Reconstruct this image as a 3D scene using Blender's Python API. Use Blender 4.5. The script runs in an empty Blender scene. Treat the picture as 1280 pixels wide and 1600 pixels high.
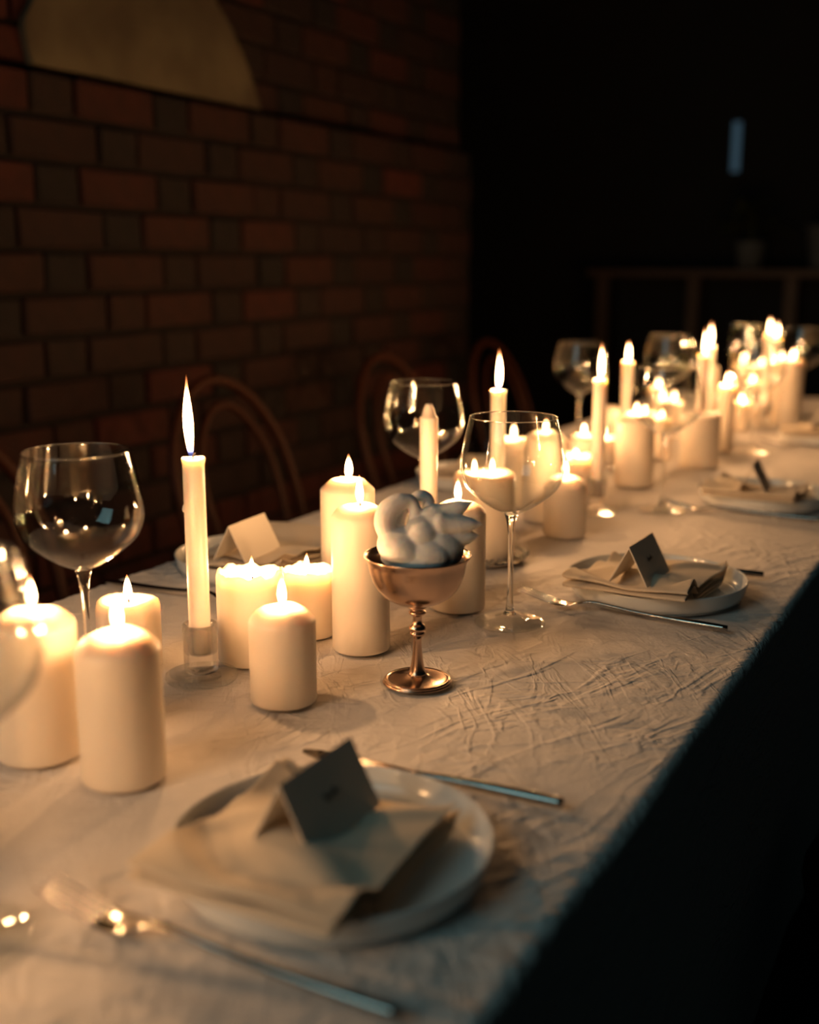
import bpy, bmesh, math, random
import numpy as np
from mathutils import Vector, Matrix, noise
random.seed(7)
PI = math.pi
sc = bpy.context.scene
COL = sc.collection
TZ = 0.75                                   # height of the table top

# ------------------------------------------------------------------ camera
cd = bpy.data.cameras.new('camera'); cam = bpy.data.objects.new('camera', cd); COL.objects.link(cam)
cam.location = (0, 0, TZ + 0.395)
cam.rotation_euler = (math.radians(90 - 12.1643), 0, math.radians(28.2889))
cd.sensor_fit = 'VERTICAL'; cd.sensor_height = 36; cd.sensor_width = 28.8; cd.lens = 40.5
cd.clip_start = 0.02; cd.clip_end = 60
cd.dof.use_dof = True; cd.dof.focus_distance = 1.19; cd.dof.aperture_fstop = 2.45
sc.camera = cam

# ------------------------------------------------------------------ world, light, exposure
wd = bpy.data.worlds.new('world'); sc.world = wd; wd.use_nodes = True
wd.node_tree.nodes['Background'].inputs[0].default_value = (0.62, 1.0, 1.0, 1)
wd.node_tree.nodes['Background'].inputs[1].default_value = 0.0038
def area(name, loc, aim, sx, sy, col, power):
    l = bpy.data.lights.new(name, 'AREA'); l.shape = 'RECTANGLE'; l.size = sx; l.size_y = sy
    l.color = col; l.energy = power
    o = bpy.data.objects.new(name, l); COL.objects.link(o); o.location = loc
    l.spread = math.radians(110)
    o.rotation_euler = (Vector(aim) - Vector(loc)).to_track_quat('-Z', 'Y').to_euler()
    return o
area('window_light', (-1.25, -1.9, 2.5), (-0.50, 0.40, TZ), 1.5, 1.7, (0.50, 0.90, 0.93), 5.2)
sc.view_settings.view_transform = 'Standard'; sc.view_settings.look = 'None'
sc.view_settings.exposure = 0.0; sc.view_settings.gamma = 1.0
sc.view_settings.use_curve_mapping = False
sc.cycles.use_denoising = True
sc.cycles.max_bounces = 14; sc.cycles.transmission_bounces = 12; sc.cycles.transparent_max_bounces = 24
sc.cycles.diffuse_bounces = 3; sc.cycles.glossy_bounces = 5
sc.cycles.sample_clamp_indirect = 40.0; sc.cycles.blur_glossy = 0.2
sc.cycles.caustics_reflective = False; sc.cycles.caustics_refractive = False
FLAME = 14.0           # radiance of the visible flame
FLAME_POWER = 2050.0   # watts per square metre of flame outline

# ------------------------------------------------------------------ materials
def mat(name, col=(0.8, 0.8, 0.8), rough=0.6, metal=0.0, **kw):
    m = bpy.data.materials.new(name); m.use_nodes = True
    b = m.node_tree.nodes['Principled BSDF']
    b.inputs['Base Color'].default_value = (*col, 1); b.inputs['Roughness'].default_value = rough
    b.inputs['Metallic'].default_value = metal
    for k, v in kw.items(): b.inputs[k.replace('_', ' ')].default_value = v
    return m
def nd(m, t, **kw):
    n = m.node_tree.nodes.new(t)
    for k, v in kw.items(): setattr(n, k, v)
    return n
def bsdf(m): return m.node_tree.nodes['Principled BSDF']
def bump(m, scale, strength, dist, detail=4, stretch=(1, 1, 1), extra=None):
    lk = m.node_tree.links.new
    tc = nd(m, 'ShaderNodeTexCoord'); mp = nd(m, 'ShaderNodeMapping'); mp.inputs['Scale'].default_value = stretch
    nz = nd(m, 'ShaderNodeTexNoise'); nz.inputs['Scale'].default_value = scale; nz.inputs['Detail'].default_value = detail
    bp = nd(m, 'ShaderNodeBump'); bp.inputs['Strength'].default_value = strength; bp.inputs['Distance'].default_value = dist
    lk(tc.outputs['Object'], mp.inputs[0]); lk(mp.outputs[0], nz.inputs[0]); lk(nz.outputs[0], bp.inputs['Height'])
    lk(bp.outputs[0], bsdf(m).inputs['Normal'])
    return nz
def tint(m, nz, c0, c1, a=0.35, b=0.65):
    cr = nd(m, 'ShaderNodeValToRGB'); cr.color_ramp.elements[0].position = a; cr.color_ramp.elements[1].position = b
    cr.color_ramp.elements[0].color = (*c0, 1); cr.color_ramp.elements[1].color = (*c1, 1)
    m.node_tree.links.new(nz.outputs[0], cr.inputs[0]); m.node_tree.links.new(cr.outputs[0], bsdf(m).inputs['Base Color'])

WAX = mat('ivory_wax', (0.86, 0.75, 0.62), 0.42, IOR=1.44)
b = bsdf(WAX); b.inputs['Subsurface Weight'].default_value = 1.0
b.inputs['Subsurface Radius'].default_value = (1.0, 0.72, 0.50); b.inputs['Subsurface Scale'].default_value = 0.020; b.subsurface_method = 'BURLEY'
nz = bump(WAX, 55, 0.10, 0.002, 5)
TAPERWAX = mat('white_taper_wax', (0.86, 0.77, 0.69), 0.36, IOR=1.44)
b = bsdf(TAPERWAX); b.inputs['Subsurface Weight'].default_value = 1.0
b.inputs['Subsurface Radius'].default_value = (1.0, 0.75, 0.55); b.inputs['Subsurface Scale'].default_value = 0.008
bump(TAPERWAX, 30, 0.12, 0.002, 3, (1, 1, .2))
WICK = mat('charred_wick', (0.02, 0.015, 0.012), 0.9)

def flame_mat():
    m = bpy.data.materials.new('flame'); m.use_nodes = True; nt = m.node_tree; nt.nodes.clear(); lk = nt.links.new
    tc = nd(m, 'ShaderNodeTexCoord'); sp = nd(m, 'ShaderNodeSeparateXYZ')
    lk(tc.outputs['Generated'], sp.inputs[0])
    c = nd(m, 'ShaderNodeValToRGB'); e = c.color_ramp.elements
    e[0].position = 0.0; e[0].color = (0.05, 0.12, 1.0, 1); e[1].position = 1.0; e[1].color = (1, 0.22, 0.03, 1)
    for p, q in ((0.06, (0.35, 0.40, 0.9, 1)), (0.14, (1, 0.58, 0.27, 1)), (0.72, (1, 0.55, 0.25, 1))):
        x = e.new(p); x.color = q
    s = nd(m, 'ShaderNodeValToRGB'); e = s.color_ramp.elements
    e[0].position = 0.0; e[0].color = (0.004,) * 3 + (1,); e[1].position = 1.0; e[1].color = (0.004,) * 3 + (1,)
    for p, q in ((0.06, .02), (0.15, 0.7), (0.35, 1.0), (0.65, 1.0), (0.86, 0.12)):
        x = e.new(p); x.color = (q, q, q, 1)
    mu = nd(m, 'ShaderNodeMath', operation='MULTIPLY'); mu.inputs[1].default_value = FLAME
    em = nd(m, 'ShaderNodeEmission'); tr = nd(m, 'ShaderNodeBsdfTransparent'); ad = nd(m, 'ShaderNodeAddShader')
    out = nd(m, 'ShaderNodeOutputMaterial')
    lk(sp.outputs[2], c.inputs[0]); lk(sp.outputs[2], s.inputs[0]); lk(s.outputs[0], mu.inputs[0])
    lk(c.outputs[0], em.inputs[0]); lk(mu.outputs[0], em.inputs[1])
    lk(em.outputs[0], ad.inputs[0]); lk(tr.outputs[0], ad.inputs[1]); lk(ad.outputs[0], out.inputs[0])
    m.cycles.emission_sampling = 'NONE'
    return m
FLAMEM = flame_mat()

def thin_glass():
    # thin-walled bowl glass: clear, reflecting by Fresnel
    m = bpy.data.materials.new('thin_bowl_glass'); m.use_nodes = True; nt = m.node_tree; nt.nodes.clear(); lk = nt.links.new
    fr = nd(m, 'ShaderNodeLayerWeight'); fr.inputs[0].default_value = 0.50
    mr = nd(m, 'ShaderNodeMapRange'); mr.inputs['To Min'].default_value = 0.045; mr.inputs['To Max'].default_value = 1.0
    pw = nd(m, 'ShaderNodeMath', operation='POWER'); pw.inputs[1].default_value = 4.2
    tr = nd(m, 'ShaderNodeBsdfTransparent'); tr.inputs[0].default_value = (0.965, 0.975, 0.97, 1)
    gl = nd(m, 'ShaderNodeBsdfGlossy'); gl.inputs['Roughness'].default_value = 0.012
    mx = nd(m, 'ShaderNodeMixShader'); out = nd(m, 'ShaderNodeOutputMaterial')
    lk(fr.outputs['Facing'], pw.inputs[0]); lk(pw.outputs[0], mr.inputs[0]); lk(mr.outputs[0], mx.inputs[0])
    lk(tr.outputs[0], mx.inputs[1]); lk(gl.outputs[0], mx.inputs[2]); lk(mx.outputs[0], out.inputs[0])
    return m
THIN = thin_glass()
SOLID = mat('solid_glass', (0.98, 0.99, 0.985), 0.01, IOR=1.48, Transmission_Weight=1.0)

CUPG = mat('pressed_glass', (0.98, 0.99, 0.985), 0.01, IOR=1.42, Transmission_Weight=1.0)
tb = nd(CUPG, 'ShaderNodeBsdfTransparent'); mxs = nd(CUPG, 'ShaderNodeMixShader'); mxs.inputs[0].default_value = .55
CUPG.node_tree.links.new(bsdf(CUPG).outputs[0], mxs.inputs[1]); CUPG.node_tree.links.new(tb.outputs[0], mxs.inputs[2])
CUPG.node_tree.links.new(mxs.outputs[0], CUPG.node_tree.nodes['Material Output'].inputs[0])
LINEN = mat('white_linen', (0.74, 0.69, 0.66), 0.85, Sheen_Weight=0.15)
def linen_relief(m):
    lk = m.node_tree.links.new
    tc = nd(m, 'ShaderNodeTexCoord')
    def mth(op, a, b_, c=None):
        n = nd(m, 'ShaderNodeMath', operation=op)
        for i, v in enumerate((a, b_) if c is None else (a, b_, c)):
            if v is None: continue
            if isinstance(v, (int, float)): n.inputs[i].default_value = v
            else: lk(v, n.inputs[i])
        return n.outputs[0]
    def noise_(scale, detail, rot=0, st=(1, 1, 1), dist=0.0):
        mp = nd(m, 'ShaderNodeMapping'); mp.vector_type = 'TEXTURE'; mp.inputs['Rotation'].default_value = (0, 0, rot); mp.inputs['Scale'].default_value = st
        n = nd(m, 'ShaderNodeTexNoise'); n.inputs['Scale'].default_value = scale; n.inputs['Detail'].default_value = detail; n.inputs['Distortion'].default_value = dist
        lk(tc.outputs['Object'], mp.inputs[0]); lk(mp.outputs[0], n.inputs[0]); return n.outputs[0]
    def crease(scale, rot, w, dist=.8):
        v = mth('ABSOLUTE', mth('SUBTRACT', noise_(scale, 3, rot, (3.2, 1, 1), dist), .5), None)
        mr = nd(m, 'ShaderNodeMapRange', interpolation_type='SMOOTHSTEP'); mr.inputs['From Min'].default_value = 0; mr.inputs['From Max'].default_value = w
        mr.inputs['To Min'].default_value = 1; mr.inputs['To Max'].default_value = 0; lk(v, mr.inputs[0]); return mr.outputs[0]
    mk = nd(m, 'ShaderNodeMapRange'); mk.inputs['From Min'].default_value = .40; mk.inputs['From Max'].default_value = .62; mk.inputs['To Min'].default_value = .18; lk(noise_(6.5, 2), mk.inputs[0])
    c = mth('ADD', mth('ADD', crease(20, 1.15, .07), mth('MULTIPLY', crease(27, .45, .08), .7)), mth('MULTIPLY', crease(34, 2.2, .08), .5))
    h = mth('ADD', mth('MULTIPLY', c, mk.outputs[0]), mth('MULTIPLY', noise_(260, 4), .40))
    h = mth('ADD', h, mth('MULTIPLY', noise_(30, 4, .8, (1.8, 1, 1)), 1.3))
    bp = nd(m, 'ShaderNodeBump'); bp.inputs['Strength'].default_value = 1.0; bp.inputs['Distance'].default_value = .0015
    lk(h, bp.inputs['Height']); lk(bp.outputs[0], bsdf(m).inputs['Normal'])
linen_relief(LINEN)
NAPKIN = mat('sand_linen_napkin', (0.72, 0.60, 0.46), 0.9, Sheen_Weight=0.2)
bump(NAPKIN, 160, 0.3, 0.0008, 4)
PORC = mat('white_porcelain', (0.78, 0.80, 0.79), 0.14, IOR=1.5)
CARD = mat('cream_card_paper', (0.80, 0.74, 0.66), 0.75)
INK = mat('dark_ink', (0.05, 0.045, 0.04), 0.7)
STEEL = mat('brushed_steel', (0.36, 0.34, 0.315), 0.12, 1.0)
BRONZE = mat('tarnished_silver_rose', (0.50, 0.36, 0.28), 0.24, 1.0)
nz = bump(BRONZE, 14, 0.04, 0.003, 3)
mr = nd(BRONZE, 'ShaderNodeMapRange'); mr.inputs['To Min'].default_value = 0.08; mr.inputs['To Max'].default_value = 0.34
BRONZE.node_tree.links.new(nz.outputs[0], mr.inputs[0]); BRONZE.node_tree.links.new(mr.outputs[0], bsdf(BRONZE).inputs['Roughness'])
MER = mat('meringue', (0.82, 0.80, 0.78), 0.55)
b = bsdf(MER); b.inputs['Subsurface Weight'].default_value = 0.6; b.inputs['Subsurface Radius'].default_value = (1, .7, .45); b.inputs['Subsurface Scale'].default_value = 0.006
bump(MER, 60, 0.15, 0.002, 4)
WOOD = mat('dark_bentwood', (0.050, 0.0125, 0.0040), 0.55, Specular_IOR_Level=0.25)
bump(WOOD, 25, 0.1, 0.001, 3, (1, 1, .15))
TABLEWOOD = mat('table_wood', (0.12, 0.07, 0.04), 0.5)
MORTAR = mat('dark_mortar', (0.0065, 0.0040, 0.0030), 0.95); bump(MORTAR, 40, 0.5, 0.004, 5)
def brickmat(name, cols):
    m = mat(name, cols[0], 0.85); lk = m.node_tree.links.new
    oi = nd(m, 'ShaderNodeObjectInfo'); cr = nd(m, 'ShaderNodeValToRGB'); cr.color_ramp.interpolation = 'LINEAR'
    e = cr.color_ramp.elements
    e[0].color = (*cols[0], 1); e[1].color = (*cols[-1], 1)
    for i in range(1, len(cols) - 1):
        x = e.new(i / (len(cols) - 1)); x.color = (*cols[i], 1)
    nz = bump(m, 22, 0.5, 0.006, 6)
    mx = nd(m, 'ShaderNodeMix', data_type='RGBA', blend_type='MULTIPLY'); mx.inputs[0].default_value = 0.7
    c2 = nd(m, 'ShaderNodeValToRGB'); c2.color_ramp.elements[0].position = .3; c2.color_ramp.elements[0].color = (.35, .35, .35, 1); c2.color_ramp.elements[1].position = .6
    lk(oi.outputs['Random'], cr.inputs[0]); lk(nz.outputs[0], c2.inputs[0])
    lk(cr.outputs[0], mx.inputs[6]); lk(c2.outputs[0], mx.inputs[7]); lk(mx.outputs[2], bsdf(m).inputs['Base Color'])
    return m
BRICK = brickmat('red_brick', [(0.0195, 0.00562, 0.00285), (0.042, 0.0080, 0.0030), (0.01425, 0.00487, 0.00285), (0.062, 0.0085, 0.0030), (0.0225, 0.00712, 0.003)])
HEADER = brickmat('burnt_brick', [(0.007, 0.0042, 0.003), (0.020, 0.007, 0.0035), (0.006, 0.0045, 0.0038), (0.030, 0.0070, 0.0030)])
MURAL = mat('pale_painted_plaster', (0.3, 0.3, 0.22), 0.9)
nz = bump(MURAL, 4.5, 0.2, 0.003, 3, (1, 1, 1)); tint(MURAL, nz, (0.085, 0.066, 0.040), (0.150, 0.126, 0.076), 0.38, 0.62)
DARKWALL = mat('black_paint', (0.02, 0.02, 0.02), 0.9)
FLOORM = mat('dark_concrete_floor', (0.035, 0.04, 0.042), 0.6); bump(FLOORM, 8, .2, .005)
LEAF = mat('olive_leaf', (0.10, 0.11, 0.03), 0.6)
POTM = mat('grey_pot', (0.16, 0.18, 0.19), 0.7)

# ------------------------------------------------------------------ mesh helpers
def link(name, me, m, parent=None, smooth=True):
    if smooth: me.polygons.foreach_set('use_smooth', [True] * len(me.polygons))
    if m is not None and len(me.materials) == 0: me.materials.append(m)
    o = bpy.data.objects.new(name, me); COL.objects.link(o)
    if parent is not None: o.parent = parent
    return o
def mesh(vs, fs, name='mesh'):
    me = bpy.data.meshes.new(name); me.from_pydata([tuple(v) for v in vs], [], fs); me.update(); return me
def sharp(me, ang=40):
    try: me.set_sharp_from_angle(angle=math.radians(ang))
    except Exception: pass
def bm_mesh(bm, name='mesh'):
    bmesh.ops.recalc_face_normals(bm, faces=bm.faces)
    me = bpy.data.meshes.new(name); bm.to_mesh(me); bm.free(); return me
def lathe(prof, n=48, fn=None):
    """prof = [(r,z)...]; r==0 makes a pole. fn(angle, r, z) -> (r, z)"""
    vs, fs, rings = [], [], []
    for r, z in prof:
        if r < 1e-7: rings.append([len(vs)]); vs.append((0, 0, z)); continue
        ring = []
        for k in range(n):
            a = 2 * PI * k / n; rr, zz = (r, z) if fn is None else fn(a, r, z)
            ring.append(len(vs)); vs.append((rr * math.cos(a), rr * math.sin(a), zz))
        rings.append(ring)
    for A, B in zip(rings, rings[1:]):
        if len(A) == 1 and len(B) == 1: continue
        for k in range(n):
            j = (k + 1) % n
            if len(A) == 1: fs.append((A[0], B[j], B[k]))
            elif len(B) == 1: fs.append((A[k], A[j], B[0]))
            else: fs.append((A[k], A[j], B[j], B[k]))
    me = mesh(vs, fs); 
    bm = bmesh.new(); bm.from_mesh(me); bmesh.ops.recalc_face_normals(bm, faces=bm.faces); bm.to_mesh(me); bm.free()
    return me
def bez(pts, n=6):
    """Catmull-Rom through 2D/3D points"""
    P = [Vector(p) for p in pts]; out = []
    for i in range(len(P) - 1):
        p0 = P[max(i - 1, 0)]; p1 = P[i]; p2 = P[i + 1]; p3 = P[min(i + 2, len(P) - 1)]
        for k in range(n):
            t = k / n
            out.append(0.5 * ((2 * p1) + (p2 - p0) * t + (2 * p0 - 5 * p1 + 4 * p2 - p3) * t * t + (3 * p1 - p0 - 3 * p2 + p3) * t ** 3))
    out.append(P[-1]); return out
def prof(pts, n=5): return [(max(p[0], 0), p[1]) for p in bez([(a, b) for a, b in pts], n)]
def tube(path, rad, n=10, closed=False, flat=None):
    """tube along path; rad number, list or (rx, rz) pairs; caps at the ends"""
    P = [Vector(p) for p in path]; N = len(P); vs, fs = [], []
    up = Vector((0, 0, 1)); prev = None
    for i, p in enumerate(P):
        if closed: t = (P[(i + 1) % N] - P[i - 1]).normalized()
        else: t = (P[min(i + 1, N - 1)] - P[max(i - 1, 0)]).normalized()
        if prev is None:
            s = t.cross(up); s = s.normalized() if s.length > 1e-3 else t.cross(Vector((0, 1, 0))).normalized()
        else:
            s = (prev - t * prev.dot(t)).normalized()
        prev = s; u = s.cross(t).normalized()
        r = rad[i] if isinstance(rad, list) else rad
        rx, rz = r if isinstance(r, (list, tuple)) else (r, r)
        for k in range(n):
            a = 2 * PI * k / n; vs.append(p + s * (rx * math.cos(a)) + u * (rz * math.sin(a)))
    for i in range(N if closed else N - 1):
        j = (i + 1) % N
        for k in range(n):
            q = (k + 1) % n; fs.append((i * n + k, i * n + q, j * n + q, j * n + k))
    if not closed:
        fs.append(tuple(range(n))[::-1]); fs.append(tuple((N - 1) * n + k for k in range(n)))
    me = mesh(vs, fs)
    bm = bmesh.new(); bm.from_mesh(me); bmesh.ops.recalc_face_normals(bm, faces=bm.faces); bm.to_mesh(me); bm.free()
    return me
def box(x0, x1, y0, y1, z0, z1, bev=0.0, seg=2):
    bm = bmesh.new(); bmesh.ops.create_cube(bm, size=1)
    for v in bm.verts: v.co = Vector(((x0 + x1) / 2 + v.co.x * (x1 - x0), (y0 + y1) / 2 + v.co.y * (y1 - y0), (z0 + z1) / 2 + v.co.z * (z1 - z0)))
    if bev > 0: bmesh.ops.bevel(bm, geom=bm.edges[:], offset=bev, segments=seg, profile=0.5, affect='EDGES')
    return bm_mesh(bm)
def tag(o, label, cat, group=None):
    o['label'] = label; o['category'] = cat
    if group: o['group'] = group
    return o
def thing(name, label, cat, loc, rz=0.0, group=None):
    o = bpy.data.objects.new(name, None); COL.objects.link(o); o.empty_display_size = 0.05
    o.location = loc; o.rotation_euler = (0, 0, rz); return tag(o, label, cat, group)
def struct(name, me, m, smooth=False):
    o = link(name, me, m, smooth=smooth); o['kind'] = 'structure'; return o
def dup(root, loc, rz, label):
    r = root.copy(); COL.objects.link(r); r.location = loc; r.rotation_euler = (0, 0, rz); r['label'] = label
    for ch in list(root.children):
        c = ch.copy(); COL.objects.link(c); c.parent = r
        for g in list(ch.children):
            d = g.copy(); COL.objects.link(d); d.parent = c
    return r

# ------------------------------------------------------------------ room
X_L = -1.75
struct('floor', box(-5, 3.2, -3, 8.2, -0.1, 0.0), FLOORM)
struct('wall_back', box(-5, 3.2, 6.62, 6.8, 0, 3.4), DARKWALL)
struct('wall_back_left', box(-5.1, -5.0, 3.7, 8.2, 0, 3.4), DARKWALL)
wl = struct('wall_left', box(X_L - 0.40, X_L - 0.062, -2.0, 3.72, 0, 3.4), MORTAR)
lower = link('wall_backing', box(X_L - 0.0625, X_L - 0.014, -2.0, 3.715, 0, 1.508), MORTAR, wl, smooth=False)
cs = 0.086; LEDGE = 1.515
def brick_mesh(L):
    d = 0.045; bm = bmesh.new(); bmesh.ops.create_cube(bm, size=1)
    for v in bm.verts: v.co = Vector((v.co.x * d, v.co.y * L, v.co.z * 0.074))
    bmesh.ops.bevel(bm, geom=bm.edges[:], offset=0.005, segments=1, affect='EDGES')
    for v in bm.verts: v.co += Vector([random.uniform(-.0016, .0016) for _ in range(3)])
    return bm_mesh(bm, 'brick')
stre = [brick_mesh(0.229) for _ in range(4)]; head = [brick_mesh(0.110) for _ in range(4)]
for me in stre: me.materials.append(BRICK)
for me in head: me.materials.append(HEADER)
hidden = bmesh.new(); nb = 0
row = 0; z = LEDGE - cs / 2 - cs * 17
rows = []
for k in range(-17, 21):
    zc = LEDGE + (k + 0.5) * cs; up_ = k >= 0
    y = -1.95 - (0.18 if k % 2 else 0.0) + random.uniform(-.01, .01); j = 0
    while y < 3.70:
        L = 0.229 if j % 2 == 0 else 0.110
        yc = y + L / 2; y += L + 0.011; j += 1
        if yc - L / 2 < -2.0 or yc + L / 2 > 3.722: continue
        xs = X_L - 0.0225 - (0.048 if up_ else 0) + random.uniform(-.003, .003)
        me = random.choice(stre if L > .2 else head)
        seen = yc > 1.42 and 0.56 < zc < 1.145 + (yc / 3.71) * 0.93 and nb < 296
        if seen:
            o = link('brick', me, None, wl, smooth=False); nb += 1
            o.location = (xs, yc, zc); o.rotation_euler = (random.uniform(-.01, .01), 0, random.uniform(-.008, .008))
        else:
            n0 = len(hidden.verts); hidden.from_mesh(me); hidden.verts.ensure_lookup_table()
            for v in hidden.verts[n0:]: v.co += Vector((xs, yc, zc))
me = bpy.data.meshes.new('m'); hidden.to_mesh(me); hidden.free()
rest = link('outer_bricks', me, BRICK, wl, smooth=False); rest['kind'] = 'stuff'
# pale painted panel standing on the ledge of the wall
out = [(1.752, 1.527), (1.738, 1.60), (1.770, 1.66), (1.742, 1.74), (1.75, 1.95), (1.80, 2.05), (2.16, 2.05), (2.25, 1.90), (2.325, 1.775), (2.40, 1.70), (2.465, 1.62), (2.515, 1.527)]
bm = bmesh.new(); N = 44; pts = [Vector((p[0], p[1])) for p in bez(out, 5)]
f = bm.faces.new([bm.verts.new((X_L - 0.046, p.x, p.y)) for p in pts])
r = bmesh.ops.extrude_face_region(bm, geom=[f]); 
for v in [g for g in r['geom'] if isinstance(g, bmesh.types.BMVert)]: v.co.x += 0.016
bmesh.ops.triangulate(bm, faces=[f for f in bm.faces if len(f.verts) > 4])
mural = link('wall_panel', bm_mesh(bm), MURAL, smooth=False)
tag(mural, 'large pale painted panel with slanting curved side above the brick ledge', 'wall art')
# far dark end of the room: a narrow lit slit window, bar counter, plant
SLIT = mat('slit_window_light', (0.02, 0.03, 0.04), 0.3); b = bsdf(SLIT); b.inputs['Emission Color'].default_value = (0.33, 0.62, 0.85, 1); b.inputs['Emission Strength'].default_value = 0.075
w = struct('window_1', box(-1.575, -1.490, 6.60, 6.625, 1.61, 1.93, 0.003), DARKWALL)
link('pane', box(-1.555, -1.513, 6.590, 6.6005, 1.635, 1.895, 0.002), SLIT, w, smooth=False)
t = thing('bar_counter', 'dark bar counter on posts in the unlit far end of the room', 'counter', (-1.35, 6.1, 0))
link('counter_top', box(-.75, .75, -.24, .24, 1.08, 1.118, .006), TABLEWOOD, t, smooth=False)
for x in (-.68, -.2, .28, .68): link('post', box(x - .03, x + .03, -.2, -.14, 0, 1.08, .004), TABLEWOOD, t, smooth=False)
link('back_panel', box(-.7, .7, .1, .13, 0.0, 1.08), DARKWALL, t, smooth=False)
t = thing('potted_plant', 'leafy olive green plant in a pot on the far bar counter', 'plant', (-1.31, 6.05, 1.118))
link('pot', lathe([(0, 0), (.055, 0), (.075, .13), (.078, .135), (.068, .13), (.06, .10), (0, .10)], 24), POTM, t)
bm = bmesh.new()
for i in range(90):
    a = random.uniform(0, 2 * PI); e = random.uniform(0.1, 1.4); R = random.uniform(.08, .2)
    c = Vector((math.cos(a) * math.cos(e) * R, math.sin(a) * math.cos(e) * R, .16 + math.sin(e) * R)); d = Vector((math.cos(a + .5), math.sin(a + .5), random.uniform(-.6, .6))).normalized()
    s = d.cross(Vector((0, 0, 1))).normalized() * .02; n_ = s.cross(d).normalized() * .004
    vv = [bm.verts.new(c + q) for q in (-d * .05, s + n_, d * .05, -s + n_)]
    bm.faces.new(vv)
lf = link('leaves', bm_mesh(bm), LEAF, t); lf['kind'] = 'stuff'
link('stem', tube([(0, 0, .09), (.01, 0, .2), (0, .01, .3)], .008), LEAF, t)
t = tag(link('ice_bucket', lathe([(0, 0), (.075, 0), (.085, .02), (.11, .2), (.117, .205), (.113, .21), (.105, .2), (.08, .03), (0, .025)], 32), POTM), 'dim grey bucket on the far bar counter beside the plant', 'bucket')
t.location = (-.93, 6.05, 1.118)

# ------------------------------------------------------------------ table and cloth
XA, XB, YA, YB = -1.006, -0.234, -0.42, 3.650
t = thing('dining_table', 'long trestle table hidden under the white cloth', 'table', (-.62, 1.615, 0))
link('tabletop', box(XA + .62 + .012, XB + .62 - .012, YA - 1.615 + .012, YB - 1.615 - .012, .70, .741, .003), TABLEWOOD, t, smooth=False)
for yy in (-1.85, -.6, .7, 1.85):
    for xx in (-.26, .26): link('leg', box(xx - .03, xx + .03, yy - .03, yy + .03, 0, .70, .004), TABLEWOOD, t, smooth=False)

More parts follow.
